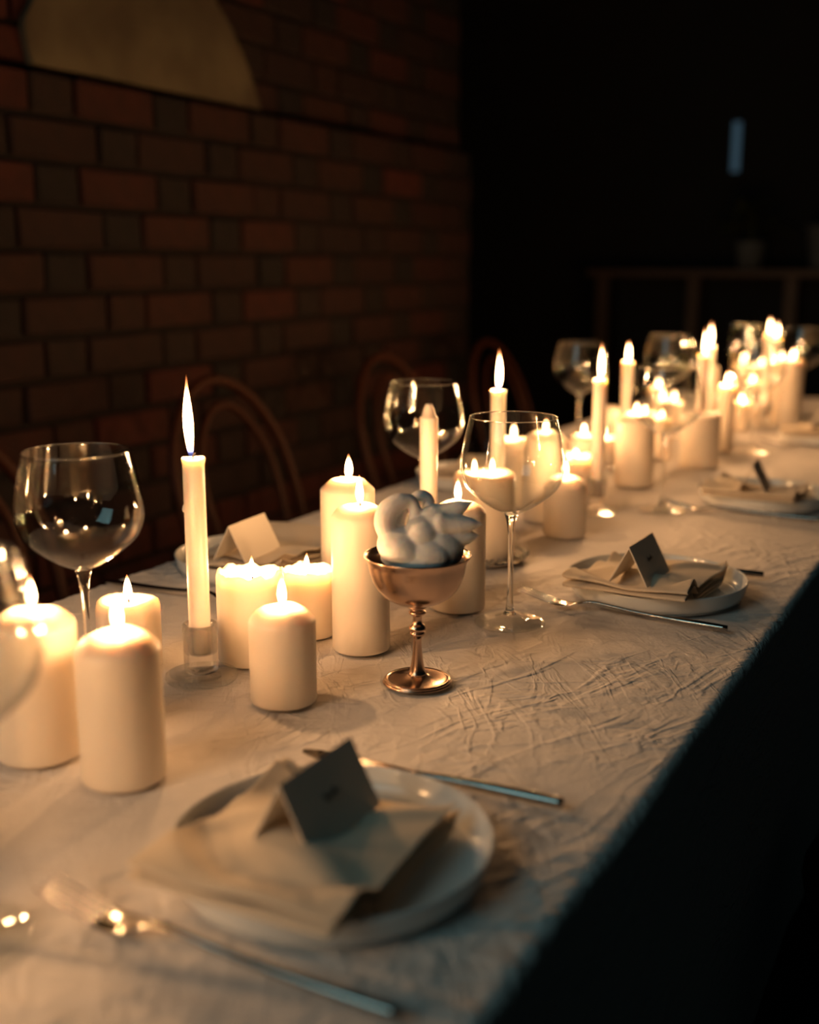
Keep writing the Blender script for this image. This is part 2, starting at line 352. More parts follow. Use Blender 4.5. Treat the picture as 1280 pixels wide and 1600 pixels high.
def vnoise(x, y, seed):
    xi = np.floor(x).astype(np.int64); yi = np.floor(y).astype(np.int64); fx = x - xi; fy = y - yi
    fx = fx * fx * (3 - 2 * fx); fy = fy * fy * (3 - 2 * fy)
    def h(a, b):
        n = (a * 374761393 + b * 668265263 + seed * 974634777) & 0x7fffffff
        n = ((n ^ (n >> 13)) * 1274126177) & 0x7fffffff
        return ((n ^ (n >> 16)) & 0xffff) / 65535.0
    return (h(xi, yi) * (1 - fx) + h(xi + 1, yi) * fx) * (1 - fy) + (h(xi, yi + 1) * (1 - fx) + h(xi + 1, yi + 1) * fx) * fy
def fbm(x, y, seed, o=4):
    s = 0; a = .5; 
    for i in range(o): s = s + a * vnoise(x * 2 ** i, y * 2 ** i, seed + i); a *= .5
    return s / (1 - .5 ** o)
def cloth():
    drop = 0.50; step = 0.0045
    def axis(lo, hi):
        a = np.arange(lo, hi, step); d = np.concatenate([np.linspace(0.004, .02, 5), np.linspace(.03, drop, 40)])
        return np.concatenate([lo - d[::-1], a, [hi], hi + d])
    U, V = np.meshgrid(axis(XA, XB), axis(YA, YB), indexing='ij')
    dx = np.maximum(np.maximum(U - XB, XA - U), 0); dy = np.maximum(np.maximum(V - YB, YA - V), 0)
    X = np.clip(U, XA, XB); Y = np.clip(V, YA, YB); D = np.maximum(dx, dy)
    wx = X + .10 * (fbm(X * 5, Y * 5, 11) - .5); wy = Y + .10 * (fbm(X * 5 + 7, Y * 5, 23) - .5)
    c, s = math.cos(.75), math.sin(.75)
    def ridge(ang, f, g, seed):
        c, s = math.cos(ang), math.sin(ang); a = (wx * c + wy * s) * f; b = (-wx * s + wy * c) * g
        return np.exp(-((fbm(a, b, seed, 3) - .5) / .035) ** 2)
    mask = np.clip((fbm(X * 4.2, Y * 4.2, 71, 2) - .38) * 3.2, 0, 1)
    cr = ridge(.62, 30, 8, 3) + .8 * ridge(-.35, 38, 11, 5) + .7 * ridge(1.35, 26, 9, 9)
    fine = fbm(wx * 60, wy * 60, 31, 3)
    big = fbm(X * 3.0 + wx * 3, Y * 2.2, 41, 2)
    lane = np.exp(-((X + .62) / .13) ** 2)
    Hh = .0018 * (cr * (.22 + .78 * mask)) + .0007 * fine + .0060 * big
    edge = np.clip(1 - D / .01, 0, 1)
    Hh = Hh / .0090
    Z = TZ - .0062 + .0061 * np.clip(Hh, 0, 1)
    R = .010
    # rounded fold at the edge of the table
    def fold(D):
        th = np.clip(D / R, 0, PI / 2); out_ = R * np.sin(th); dn = R * (1 - np.cos(th)) + np.maximum(D - R * PI / 2, 0); return out_, dn
    ox, dnx = fold(dx); oy, dny = fold(dy)
    dn = np.maximum(dnx, dny)
    wav = (fbm(Y * 5, D * .8, 51, 2) - .5) * .026 * np.clip(D / .35, 0, 1) + .004 * (fbm(Y * 9, D * 3, 57, 2) - .5)
    wav2 = (fbm(X * 5, D * .8, 61, 2) - .5) * .05 * np.clip(D / .35, 0, 1)
    sx = np.sign(U - (XA + XB) / 2); sy = np.sign(V - (YA + YB) / 2)
    X = X + sx * np.where(dx > 0, ox + wav * (dx > .012) + .006 * np.clip(D / .4, 0, 1), 0)
    Y = Y + sy * np.where(dy > 0, oy + wav2 * (dy > .012) + .012 * np.clip(D / .4, 0, 1), 0)
    X = X + np.where((dx == 0) & (dy == 0), 0.0, 0.0)
    Z = Z - dn
    n, m = X.shape
    co = np.stack([X, Y, Z], -1).reshape(-1, 3)
    i, j = np.meshgrid(np.arange(n - 1), np.arange(m - 1), indexing='ij'); a = (i * m + j).ravel()
    F = np.stack([a, a + m, a + m + 1, a + 1], -1)
    me = bpy.data.meshes.new('cloth'); me.vertices.add(len(co)); me.vertices.foreach_set('co', co.ravel())
    me.loops.add(F.size); me.loops.foreach_set('vertex_index', F.ravel().astype(np.int32))
    me.polygons.add(len(F)); me.polygons.foreach_set('loop_start', np.arange(0, F.size, 4, dtype=np.int32))
    me.update(calc_edges=True); return me
o = link('tablecloth', cloth(), LINEN); tag(o, 'crinkled white linen cloth draped over the long table', 'tablecloth')
TOP = TZ + 0.0002

# ------------------------------------------------------------------ candles
AX = Vector((0.8806, 0.4739, 0))          # a direction across the table diagonal used for small offsets
def flame_mesh(L, W, lean=0.0, wisp=False):
    if wisp:
        pr = [(0, 0), (.32, .015), (.5, .06), (.66, .14), (.9, .28), (1, .42), (.86, .56), (.62, .68), (.38, .79), (.20, .87), (.10, .93), (.05, .97), (0, 1)]
    else:
        pr = [(0, 0), (.35, .02), (.62, .08), (.88, .19), (1, .32), (.95, .45), (.78, .60), (.54, .74), (.30, .87), (.13, .95), (0, 1)]
    pr = prof(pr, 2)
    me = lathe([(r * W / 2, z * L) for r, z in pr], 14)
    for v in me.vertices:
        s = v.co.z / L; v.co.x += lean * L * s * s * .35; v.co.x += .02 * L * math.sin(s * 3.3) * (1 if lean >= 0 else -1)
    return me
def flame_light(parent, loc, L, W):
    l = bpy.data.lights.new('flame_light', 'POINT'); l.color = (1.0, 0.52, 0.212); l.energy = FLAME_POWER * L * W
    l.shadow_soft_size = .0045
    o = bpy.data.objects.new('flame_light', l); COL.objects.link(o); o.parent = parent; o.location = (loc[0], loc[1], loc[2] + L * .42)
def wick_mesh(h, bend=1):
    return tube([(0, 0, -.004), (0, 0, h * .5), (.0008 * bend, 0, h * .8), (.0024 * bend, .0004, h)], [.0009, .0009, .0008, .0006], 6)
def pillar(x, y, R, h, style, flames, label, seed, group='ivory pillar candles along the middle of the table'):
    rnd = random.Random(seed)
    t = thing('pillar_candle', label, 'candle', (x, y, TOP), 0, group)
    wz = []
    ph = rnd.uniform(0, 6)
    if style == 'dome':
        d = .0125 * min(1.0, R / .031)
        pr = [(0, 0), (R - .002, 0), (R - .0005, .0008), (R, .0025)] + [(R, h * k / 8) for k in range(1, 8)] + [(R, h - .003), (R - .0006, h), (R - .0022, h + .0018)]
        pr += [(R * .80, h + d * .55), (R * .58, h + d * .86), (R * .36, h + d), (R * .22, h + d * .96), (R * .12, h + d * .86), (0, h + d * .84)]
        fn = lambda a, r, z: (r * (1 + .004 * math.sin(2 * a + ph)), z + (.0008 * math.sin(3 * a + ph) if z > h else 0)); top = h + d * .85
    elif style == 'bevel':
        d = .011
        pr = [(0, 0), (R - .001, 0), (R, .002)] + [(R, h * k / 8) for k in range(1, 8)] + [(R, h - .001), (R - .0008, h + .0005), (R * .62, h + d), (R * .56, h + d * 1.06), (R * .3, h + d * .95), (0, h + d * .9)]
        fn = None; top = h + d * .92
    elif style == 'flat':
        d = .006
        pr = [(0, 0), (R - .001, 0), (R, .002)] + [(R, h * k / 8) for k in range(1, 8)] + [(R, h - .004), (R - .0015, h + .001), (R - .005, h + .0035), (R * .72, h + .003), (R * .5, h + .001), (R * .25, h), (0, h)]
        fn = lambda a, r, z: (r, z + (.0012 * math.sin(2 * a + ph) * (z > h - .002))); top = h
    else:   # melted with an uneven rim and a sunken pool
        pr = [(0, 0), (R - .001, 0), (R, .002)] + [(R, h * k / 8) for k in range(1, 8)] + [(R, h - .003), (R - .0008, h), (R - .003, h + .001), (R - .005, h - .0012), (R * .78, h - .006), (R * .5, h - .0085), (0, h - .009)]
        def fn(a, r, z):
            k = max(0, min(1, (z - (h - .010)) / .010)) * (1 if r > R * .8 else .0)
            n_ = noise.noise(Vector((math.cos(a) * 2.2 + seed, math.sin(a) * 2.2, 0))) + .5 * noise.noise(Vector((math.cos(a) * 6 + seed, math.sin(a) * 6, 3)))
            return r * (1 + .012 * n_ * k), z + k * .0055 * n_
        top = h - .009
    me = lathe(pr, 64, fn); wax = link('wax', me, WAX, t)
    fl = flames if flames else [None]
    for f_ in fl:
        if f_ is None: q = Vector((0, 0, 0))
        else: q = Vector((f_[0], f_[1], 0))
        # keep flames of single-wick candles near the axis
        if len(fl) == 1: q *= .35
        q = q if q.length < R * .6 else q.normalized() * R * .6
        wk = link('wick', wick_mesh(.008, rnd.choice((-1, 1))), WICK, t); wk.location = (q.x, q.y, top)
        if f_ is not None:
            k_ = 1.0 if y < 1.3 else (.85 if y < 2.2 else .66)
            fm = link('flame', flame_mesh(f_[2] * (1 + k_) / 2 * 1.02, f_[3] * k_, rnd.uniform(-.12, .12)), FLAMEM, t)
            fm.location = (q.x, q.y, top + .0022)
            flame_light(t, fm.location, f_[2], f_[3])
    return t
CAND = [
 (-.665, .385, .0330, .105, 'dome', [(0, 0, .042, .0125)], 'first pillar candle past the picture edge toward the near table end'),
 (-.590, .190, .0330, .080, 'dome', [(0, 0, .042, .0125)], 'second pillar candle past the picture edge toward the near table end'),
 (-.700, .090, .0330, .120, 'dome', [(0, 0, .042, .0125)], 'third pillar candle past the picture edge toward the near table end'),
 (-.690, .639, .0344, .1107, 'dome', [(.003, .0016, .0286, .0095)], 'broad lit pillar candle partly behind the out of focus glass at the table front'),
 (-.598, .637, .0328, .1071, 'dome', [(.0033, .0018, .0300, .0091)], 'lit pillar candle standing nearest to the front plate'),
 (-.769, .837, .0317, .0653, 'flat', [(.003, .0016, .0265, .0085)], 'short lit pillar candle behind the nearest pillar, beside a wine glass stem'),
 (-.674, .912, .0341, .0916, 'melt', [(.007, .0038, .0234, .0066)], 'wide pillar with ragged melted rim beside the tall taper in its glass holder'),
 (-.669, 1.010, .0302, .0711, 'melt', [(-.0013, -.0007, .0258, .007)], 'melted pillar candle between the ragged rimmed pillar and the tall slim pillar'),
 (-.580, .832, .0309, .0780, 'dome', [(.0021, .0011, .0285, .0083)], 'short domed pillar candle in front of the ragged rimmed one'),
 (-.592, .993, .0303, .1420, 'dome', [(.0005, .0003, .0300, .0088)], 'tall domed pillar candle beside the metal goblet of meringue'),
 (-.693, 1.134, .0322, .1367, 'bevel', [(.0034, .0018, .0289, .0092)], 'tall pillar candle with sloping shoulders behind the one beside the goblet'),
 (-.568, 1.174, .0324, .1141, 'dome', [(.0004, .0002, .0269, .0083)], 'domed pillar candle directly behind the meringue'),
 (-.637, 1.397, .0422, .1160, 'flat', [(-.0125, -.0060, .0233, .0072), (.0100, .0050, .0251, .0072)], 'fat pillar candle with two flames in a glass dish behind the sharp wine glass'),
 (-.741, 1.746, .0300, .1092, 'flat', [(-.0047, -.0025, .0295, .0095)], 'flat topped pillar seen through the bowl of the sharp wine glass'),
 (-.655, 1.665, .0334, .1282, 'dome', [(-.0019, -.001, .0206, .0085)], 'tall domed pillar seen through the far side of the sharp wine glass'),
 (-.590, 1.583, .0315, .0758, 'dome', [(-.0011, -.0006, .0273, .0095)], 'low domed pillar just beyond the sharp wine glass'),
 (-.676, 1.863, .0322, .0705, 'melt', [(-.0029, -.0015, .0249, .0095)], 'low melted pillar behind the low domed one beyond the sharp glass'),
 (-.709, 1.984, .0271, .0798, 'dome', [(.0071, .0038, .0228, .0085)], 'domed pillar just behind the second lit taper from the metal goblet'),
 (-.745, 2.221, .0247, .0496, 'flat', [(-.0096, -.0052, .0305, .0095)], 'small low pillar behind the second lit taper, next to the blurred broad pillar'),
 (-.809, 2.430, .0255, .0785, 'dome', [], 'unlit pale pillar at the back between two lit tapers'),
 (-.621, 2.018, .0351, .1178, 'dome', [(-.0002, -.0001, .0239, .0095)], 'blurred broad lit pillar in front of the third lit taper'),
 (-.713, 2.401, .0289, .0793, 'flat', [(-.0164, -.0088, .0239, .0095)], 'low lit pillar hidden behind the blurred broad pillar'),
 (-.663, 2.326, .0226, .0829, 'flat', [(.0048, .0026, .0203, .0085)], 'narrow lit pillar behind the second row wine glass'),
 (-.785, 2.826, .0320, .0602, 'flat', [(-.0166, -.0089, .0330, .0110), (.0090, .0045, .031, .0110)], 'two wick pillar seen through the second row wine glass'),
 (-.873, 3.035, .0293, .0699, 'flat', [(-.0074, -.004, .0369, .0125)], 'single pillar near the far edge seen through the second row wine glass'),
 (-.567, 2.272, .0384, .1028, 'flat', [], 'unlit broad pillar with a shaded side beyond the second row wine glass'),
 (-.669, 2.738, .0214, .1575, 'flat', [], 'tall slim unlit pillar behind the shaded broad pillar'),
 (-.570, 2.500, .0187, .1374, 'flat', [(-.0022, -.0012, .0368, .0125)], 'slim lit pillar standing just beyond the shaded broad pillar'),
 (-.609, 2.828, .0202, .0667, 'flat', [(-.0022, -.0012, .0238, .0115)], 'small low pillar behind the slim lit pillar'),
 (-.748, 3.474, .0323, .1034, 'flat', [(-.0056, -.003, .0388, .0145)], 'farthest pillar candle near the end of the table'),
 (-.676, 3.396, .0277, .1085, 'flat', [(-.0111, -.006, .0339, .0125)], 'second farthest pillar candle near the end of the table'),
 (-.627, 3.051, .0283, .0940, 'flat', [(-.014, -.0076, .0255, .0120)], 'low lit pillar seen through the third row wine glass'),
 (-.537, 3.007, .0373, .1583, 'flat', [(.008, .0041, .0331, .0130), (-.016, -.0085, .0281, .0110)], 'tall broad two wick pillar beside the farthest wine glass'),
]
for i, c in enumerate(CAND): pillar(*c, seed=i + 3)

# taper candles with low glass holders
hold = thing('candle_holder', 'clear glass holder of the nearest tall taper', 'candle holder', (-.681, .839, TOP), 0, 'clear glass taper holders')
def holder_parts(t):
    cup = [(0, .0075), (.0115, .0075), (.0158, .009), (.0166, .016), (.0168, .030), (.0164, .0385), (.0166, .043), (.0172, .050), (.0170, .0555), (.0155, .0568), (.0136, .0555),
           (.0122, .050), (.0120, .030), (.0108, .0265), (0, .0262)]
    link('cup', lathe(cup, 48), CUPG, t)
    foot = [(0, 0), (.030, 0), (.0340, .0008), (.0352, .003), (.0345, .0058), (.031, .0072), (.022, .0060), (.0145, .0056), (.0130, .0068), (0, .0068)]
    link('foot', lathe(foot, 56), THIN, t)
holder_parts(hold)
TAP = [
 (-.681, .839, .0106, .2175, (.0722, .0090), 'tallest flamed white taper nearest the front, in a glass holder'),
 (-.651, 1.260, .0110, .2090, None, 'unlit white taper with pointed tip behind the meringue'),
 (-.667, 1.507, .0108, .2182, (.0573, .0110), 'lit taper rising behind the sharp wine glass'),
 (-.600, 1.753, .0108, .2156, (.0561, .0115), 'lit taper in front of the blurred wine glass at the chair side'),
 (-.682, 2.150, .0112, .2120, (.038, .0135), 'lit taper rising behind the blurred broad pillar'),
 (-.592, 2.373, .0115, .2134, (.0533, .0130), 'lit taper behind the shaded broad pillar, nearer of the close pair'),
 (-.638, 2.604, .0115, .2146, (.0524, .0140), 'lit taper behind the shaded broad pillar, farther of the close pair'),
 (-.572, 2.918, .0108, .2286, (.0381, .0140), 'tallest looking taper near the far end behind the third row glass'),
 (-.629, 3.305, .0115, .1942, (.0447, .0155), 'farthest lit taper of the row'),
]
HLAB = ['', 'glass holder under the unlit taper', 'glass holder under the taper behind the sharp wine glass', 'glass holder of the taper just beyond the low melted pillar',
        'glass holder of the taper behind the blurred broad pillar', 'glass holder of the nearer of the two close tapers', 'glass holder of the farther of the two close tapers',
        'glass holder of the taper behind the third row glass', 'glass holder of the farthest taper']
for i, (x, y, R, h, fl, lab) in enumerate(TAP):
    if i: dup(hold, (x, y, TOP), 0, HLAB[i])
    t = thing('taper_candle', lab, 'candle', (x, y, TOP + .0268), 0, 'white taper candles in glass holders')
    H_ = h - .0268
    rb = min(R, .0104)
    if fl:
        pr = [(0, 0), (rb * .92, 0), (rb * .98, .002)] + [(rb + (R * .97 - rb) * k / 10, H_ * k / 10) for k in range(1, 10)] + [(R * .97, H_ - .006), (R * 1.03, H_ - .003), (R * 1.05, H_ - .0008), (R * .95, H_ + .0006), (R * .75, H_ - .0004), (R * .45, H_ - .0022), (0, H_ - .0028)]
        fn = lambda a, r, z: (r * (1 + .02 * math.sin(3 * a + i) * (z > H_ - .006)), z + (.0007 * math.sin(2 * a + i) * (z > H_ - .004)))
    else:
        pr = [(0, 0), (rb * .92, 0), (rb, .002)] + [(rb + (R * 1.04 - rb) * k / 10, H_ * k / 10) for k in range(1, 10)] + [(R * 1.04, H_ - .001), (R * .98, H_ + .0004), (R * .80, H_ + .0018), (R * .60, H_ + .011), (R * .42, H_ + .0150), (R * .36, H_ + .0166), (0, H_ + .0172)]
        fn = None
    link('wax', lathe(pr, 32, fn), TAPERWAX, t)
    if i == 0:
        me = lathe([(0, 0), (.0012, .0006), (.0018, .003), (.0012, .0062), (0, .0085)], 8); d = link('wax_drip', me, TAPERWAX, t); d.location = (-.0094, -.0046, H_ - .052)
    wz = H_ - .0028 if fl else H_ + .0165
    w = link('wick', wick_mesh(.0075 if fl else .004), WICK, t); w.location = (0, 0, wz)
    if fl:
        f_ = link('flame', flame_mesh(fl[0] * (1.08 if i == 0 else 1.04), fl[1] * (1.04, 1, .86, .8, .66, .66, .66, .58, .55)[i], -.08 if i == 0 else .02, wisp=(i == 0)), FLAMEM, t); f_.location = (0, 0, wz + .003)
        if i == 0: f_.location.x -= .0022
        flame_light(t, f_.location, fl[0], fl[1] * .8)
# glass dish under the fat two-flame pillar: beaded rim
t = thing('candle_dish', 'low glass dish with beaded rim around the fat two flame pillar', 'candle dish', (-.637, 1.397, TOP))
link('dish', lathe([(.0435, .0002), (.054, .0004), (.0575, .002), (.0600, .0075), (.0590, .0085), (.0560, .0045), (.0525, .0032), (.0440, .0030), (.0434, .0016), (.0435, .0002)], 64), SOLID, t)
bm = bmesh.new()
for k in range(40):
    a = 2 * PI * k / 40; bmesh.ops.create_uvsphere(bm, u_segments=8, v_segments=6, radius=.0036, matrix=Matrix.Translation((.0600 * math.cos(a), .0600 * math.sin(a), .0095)))
link('beading', bm_mesh(bm), SOLID, t)

# ------------------------------------------------------------------ wine glasses
wg = thing('wine_glass', '', 'wine glass', (-.490, 1.148, TOP), 0, 'large balloon wine glasses')
bo = prof([(.0030, .1245), (.0100, .1262), (.0230, .1325), (.0380, .1430), (.0500, .1545), (.0562, .1690), (.0572, .1800), (.0560, .1920), (.0525, .2110), (.0485, .2285), (.0478, .2318)], 5)
bi = [(max(r - .0010, 0), z + .0004) for r, z in bo]; bi = [(r, z) for r, z in bi if z > .1268]
full = bo + [(.0475, .2326), (.0468, .2320)] + bi[::-1] + [(0, .1272)]
link('bowl', lathe(full, 96), THIN, wg)
stm = prof([(.0, .1262), (.0075, .1255), (.0062, .1200), (.0044, .1110), (.0034, .0980), (.0030, .0750), (.0032, .0450), (.0036, .0250), (.0050, .0140), (.0076, .0095), (.0, .0088)], 4)
link('stem', lathe(stm, 28), SOLID, wg)
ft = prof([(0, .0092), (.0078, .0092), (.0110, .0075), (.0170, .0045), (.0260, .0026), (.0360, .0018), (.0388, .0012), (.0385, .0004), (.0370, .0), (.0, .0)], 4)
link('foot', lathe(ft, 64), THIN, wg)
link('rim', tube([(.0475 * math.cos(2 * PI * k / 80), .0475 * math.sin(2 * PI * k / 80), .2324) for k in range(80)], .0007, 8, closed=True), SOLID, wg)
GL = [
 (-.490, 1.148, 'sharp empty wine glass just beyond the metal goblet'),
 (-.738, .748, 'wine glass rising behind the two nearest pillar candles'),
 (-.747, 1.430, 'wine glass behind the unlit white taper'),
 (-.530, .421, 'very blurred wine glass cut off by the picture edge beside the front fork'),
 (-.839, 2.321, 'blurred wine glass behind a lit taper at the chair side'),
 (-.737, 2.631, 'dim blurred wine glass behind the second row glass'),
 (-.511, 1.823, 'second row wine glass, next beyond the sharp one on the guest side'),
 (-.510, 2.503, 'third row wine glass, full of candle glow'),
 (-.678, 3.198, 'small blurred wine glass near the far end behind the third row glass'),
 (-.529, 3.139, 'farthest wine glass, at the edge of the picture'),
]
wg['label'] = GL[0][2]
for x, y, lab in GL[1:]: dup(wg, (x, y, TOP), random.uniform(0, 6), lab)

# ------------------------------------------------------------------ goblet and meringue
GB = Vector((-.493, .932, TOP))
t = thing('metal_goblet', 'tarnished rose silver footed goblet holding a meringue', 'goblet', GB)
bo = prof([(.0, .0765), (.0080, .0768), (.0200, .0800), (.0320, .0870), (.0400, .0965), (.0440, .1060), (.0460, .1140), (.0475, .1200), (.0505, .1252)], 5)
bi = [(r - .0012, z + .0010) for r, z in bo if r > .003]
link('bowl', lathe(bo + [(.0510, .1262), (.0506, .1270), (.0497, .1266)] + bi[::-1] + [(0, .0780)], 72), BRONZE, t)
stm = prof([(0, .0768), (.0085, .0764), (.0090, .0745), (.0060, .0735), (.0056, .0722), (.0078, .0710), (.0084, .0694), (.0072, .0680), (.0050, .0668), (.0042, .0630), (.0048, .0590), (.0072, .0565), (.0082, .0538), (.0078, .0520), (.0062, .0508), (.0070, .0500),
            (.0072, .0480), (.0058, .0462), (.0044, .0440), (.0040, .0400), (.0046, .0300), (.0060, .0190), (.0078, .0110), (.0090, .0078), (0, .0074)], 3)
link('stem', lathe(stm, 36), BRONZE, t)
ft = prof([(0, .0090), (.0080, .0090), (.0100, .0078), (.0150, .0058), (.0220, .0042), (.0280, .0036), (.0300, .0042), (.0318, .0034), (.0322, .0018), (.0312, .0), (.0, .0)], 3)
link('foot', lathe(ft, 64), BRONZE, t)
A = AX; Bv = Vector((.4739, -.8806, 0)); Zv = Vector((0, 0, 1))
def ell(bm, c, r, axis=None, n=32):
    M = Matrix.Translation(c)
    if axis is not None: M = M @ Vector(axis).to_track_quat('Z', 'Y').to_matrix().to_4x4()
    M = M @ Matrix.Diagonal((*r, 1)); bmesh.ops.create_uvsphere(bm, u_segments=n, v_segments=n // 2, radius=1, matrix=M)
def kiss(bm, c, d, r, L, bend=Vector((0, 0, 0))):
    """blob drawn out into a pointed curl"""
    d = Vector(d).normalized(); q = d.to_track_quat('Z', 'Y'); pr = prof([(0, -r * .9), (r * .75, -r * .55), (r, 0), (r * .86, r * .55), (r * .56, L * .66), (r * .27, L * .85), (0, L)], 4); n = 20; prev = None; first = None
    for rr, z in pr:
        s = max(0, z / L); off = bend * (s * s)
        if rr < 1e-6: ring = [bm.verts.new(c + q @ Vector((0, 0, z)) + off)]
        else: ring = [bm.verts.new(c + q @ Vector((rr * math.cos(2 * PI * k / n), rr * math.sin(2 * PI * k / n), z)) + off) for k in range(n)]
        if prev:
            for k in range(n):
                a = [prev[k % len(prev)], prev[(k + 1) % len(prev)], ring[(k + 1) % len(ring)], ring[k % len(ring)]]; u = []
                for v in a:
                    if v not in u: u.append(v)
                if len(u) > 2: bm.faces.new(u)
        prev = ring
def gp(px, py, depth=0.0):                 # goblet-local metres from the goblet's axis and rim
    return A * (px * .000605) + Bv * depth + Zv * (.1265 + py * .00062)
bm = bmesh.new()
U_ = .000605
def sweep(pts, radii):
    P = bez(pts, 6); Rr = bez([(q, 0, 0) for q in radii], 6)
    for p, q in zip(P, Rr): ell(bm, gp(p.x, p.y, p.z), (q.x * U_,) * 3, n=14)
ell(bm, gp(2, -4, .000), (.037, .035, .013))
ell(bm, gp(-22, 12, .006), (.0280, .0260, .0200), A * .5 + Zv * 1)
ell(bm, gp(6, 6, .010), (.030, .022, .020))
ell(bm, gp(30, 12, .002), (.0260, .0260, .0240))
ell(bm, gp(6, 34, .008), (.0200, .0170, .0190), A * .6 + Zv)
sweep([(-45, 34, .008), (-51, 54, .008), (-44, 72, .006), (-28, 83, .004), (-12, 84, .002), (-4, 72, .002), (-2, 52, .004)], [16, 17, 17, 14, 11, 10, 12])
sweep([(-34, 44, -.004), (-28, 60, -.006), (-20, 72, -.006)], [15, 14, 11])
sweep([(-8, 78, -.012), (4, 84, -.014), (15, 78, -.014), (16, 62, -.010)], [10, 12, 12, 13])
kiss(bm, gp(28, 60, .004), A * 1 + Zv * .34, .0120, .0340, A * .003 + Zv * .004)
kiss(bm, gp(34, 52, .010), A * 1 - Zv * .02, .0125, .0390, A * .003)
kiss(bm, gp(38, 30, .006), A * 1 - Zv * .08, .0135, .0345, A * .002 + Zv * .004)
ell(bm, gp(28, 48, .002), (.0190, .0180, .0190))
bmesh.ops.recalc_face_normals(bm, faces=bm.faces)
me = bpy.data.meshes.new('meringue'); bm.to_mesh(me); bm.free()
o = link('meringue', me, MER); o.location = GB
md = o.modifiers.new('Remesh', 'REMESH'); md.mode = 'VOXEL'; md.voxel_size = .0011; md.use_smooth_shade = True
sm = o.modifiers.new('Smooth', 'SMOOTH'); sm.iterations = 5; sm.factor = .5
tx = bpy.data.textures.new('swell', 'CLOUDS'); tx.noise_scale = .018
dm = o.modifiers.new('Displace', 'DISPLACE'); dm.texture = tx; dm.strength = .0014; dm.mid_level = .5
tag(o, 'white swirled meringue with pointed curls sitting in the metal goblet', 'meringue')

# ------------------------------------------------------------------ place settings
def plate_mesh():
    pr = prof([(0, .0030), (.070, .0030), (.0940, .0034), (.0985, .0050), (.1020, .0090), (.1050, .0160), (.1068, .0212)], 4) + [(.1076, .0222), (.1086, .0216)] + \
        prof([(.1086, .0205), (.1072, .0150), (.1050, .0070), (.1010, .0020), (.0960, .0004), (.0940, 0), (0, 0)], 4)
    return lathe(pr, 96)
PLATE = plate_mesh()
def napkin_mesh(seed, sx=.150, sy=.180, flip=1):
    """one long strip of linen folded over itself four times, then relaxed over the plate"""
    rnd = random.Random(seed); sx, sy = sy, sx; layers = 4; th = .0042; path = []
    for k in range(layers):
        z = .002 + k * th; x0, x1 = -sx / 2 + .0016 * k, sx / 2 - .0016 * k
        xs = np.linspace(x0, x1, 22) if k % 2 == 1 else np.linspace(x1, x0, 22)
        for x in xs: path.append((float(x), z, k))
        if k < layers - 1:
            e = xs[-1]; dr = 1 if e > 0 else -1
            for a in (.25, .5, .75): path.append((float(e) + dr * .0034 * math.sin(a * PI), z + th * (1 - math.cos(a * PI)) / 2, k + a))
    ny = 44; vs, fs = [], []
    for j in range(ny + 1):
        v = j / ny
        for (x, z, k) in path:
            yy = (v - .5) * (sy - .0015 * (layers - k)) + .0025 * noise.noise(Vector((x * 14, k * 1.7, seed))) + .010 * noise.noise(Vector((x * 6, 0, seed + 7)))
            xx = x + .005 * noise.noise(Vector((yy * 12, k * .35, seed + 3)))
            w = (layers - 1)
            lift = .0120 * noise.noise(Vector((xx * 13, yy * 11, seed + k * .12))) + .0120 * max(0, noise.noise(Vector((xx * 9 + 4, yy * 9, seed + k * .08))))
            fold = .006 * math.exp(-((xx * .8 + yy * .5 + .012) / .016) ** 2) * (k / w) + .005 * math.exp(-((xx - yy * .6 - .035) / .012) ** 2) * (k / w)
            zz = .0045 + z * (1.05 + .25 * math.cos(xx / sx * PI)) + (lift + fold) * (k / w) * (.6 + .4 * k / w)
            # the stack rides up over the plate's lip near the near edge
            rr = math.hypot(xx - .0, yy - .0)
            lip = .019 * max(0, min(1, (math.hypot(yy - .008, xx - .022) - .086) / .018))
            zz += lip * (1 - .2 * k / w)
            vs.append((yy, xx, max(zz, .0035)))
    m = len(path)
    for j in range(ny):
        for i in range(m - 1): fs.append((j * m + i, j * m + i + 1, (j + 1) * m + i + 1, (j + 1) * m + i))
    return mesh(vs, fs)
def card_mesh(hw=.024, ht=.0455, L=.088):
    th = .0009; bm = bmesh.new()
    sec = [(-hw, 0), (0, ht), (hw, 0), (hw - .0013, 0), (0, ht - .0022), (-hw + .0013, 0)]
    a = [bm.verts.new((x, -L / 2, z)) for x, z in sec]; c = [bm.verts.new((x, L / 2, z)) for x, z in sec]
    for s in (a, c):
        bm.faces.new((s[0], s[1], s[4], s[5])); bm.faces.new((s[1], s[2], s[3], s[4]))
    for k in range(6): bm.faces.new((a[k], a[(k + 1) % 6], c[(k + 1) % 6], c[k]))
    return bm_mesh(bm)
CARDM = card_mesh()
def ink_mesh(hw=.024, ht=.047):
    # a short handwritten flourish on the guest's face of the card
    n = Vector((ht, 0, hw)).normalized(); u = Vector((0, 1, 0)); v = Vector((-hw, 0, ht)).normalized(); c = Vector((hw / 2, 0, ht / 2)) + n * .0004
    bm = bmesh.new(); pts = [(-.009, -.001), (-.007, .004), (-.0055, -.002), (-.004, .002), (-.002, -.001), (0, .002), (.0015, -.001), (.003, .0045), (.004, -.001), (.006, .0015), (.009, -.0005)]
    P = [c + u * p[0] + v * p[1] for p in bez(pts, 3)]
    return tube(P, .00035, 5)
INKM = ink_mesh()
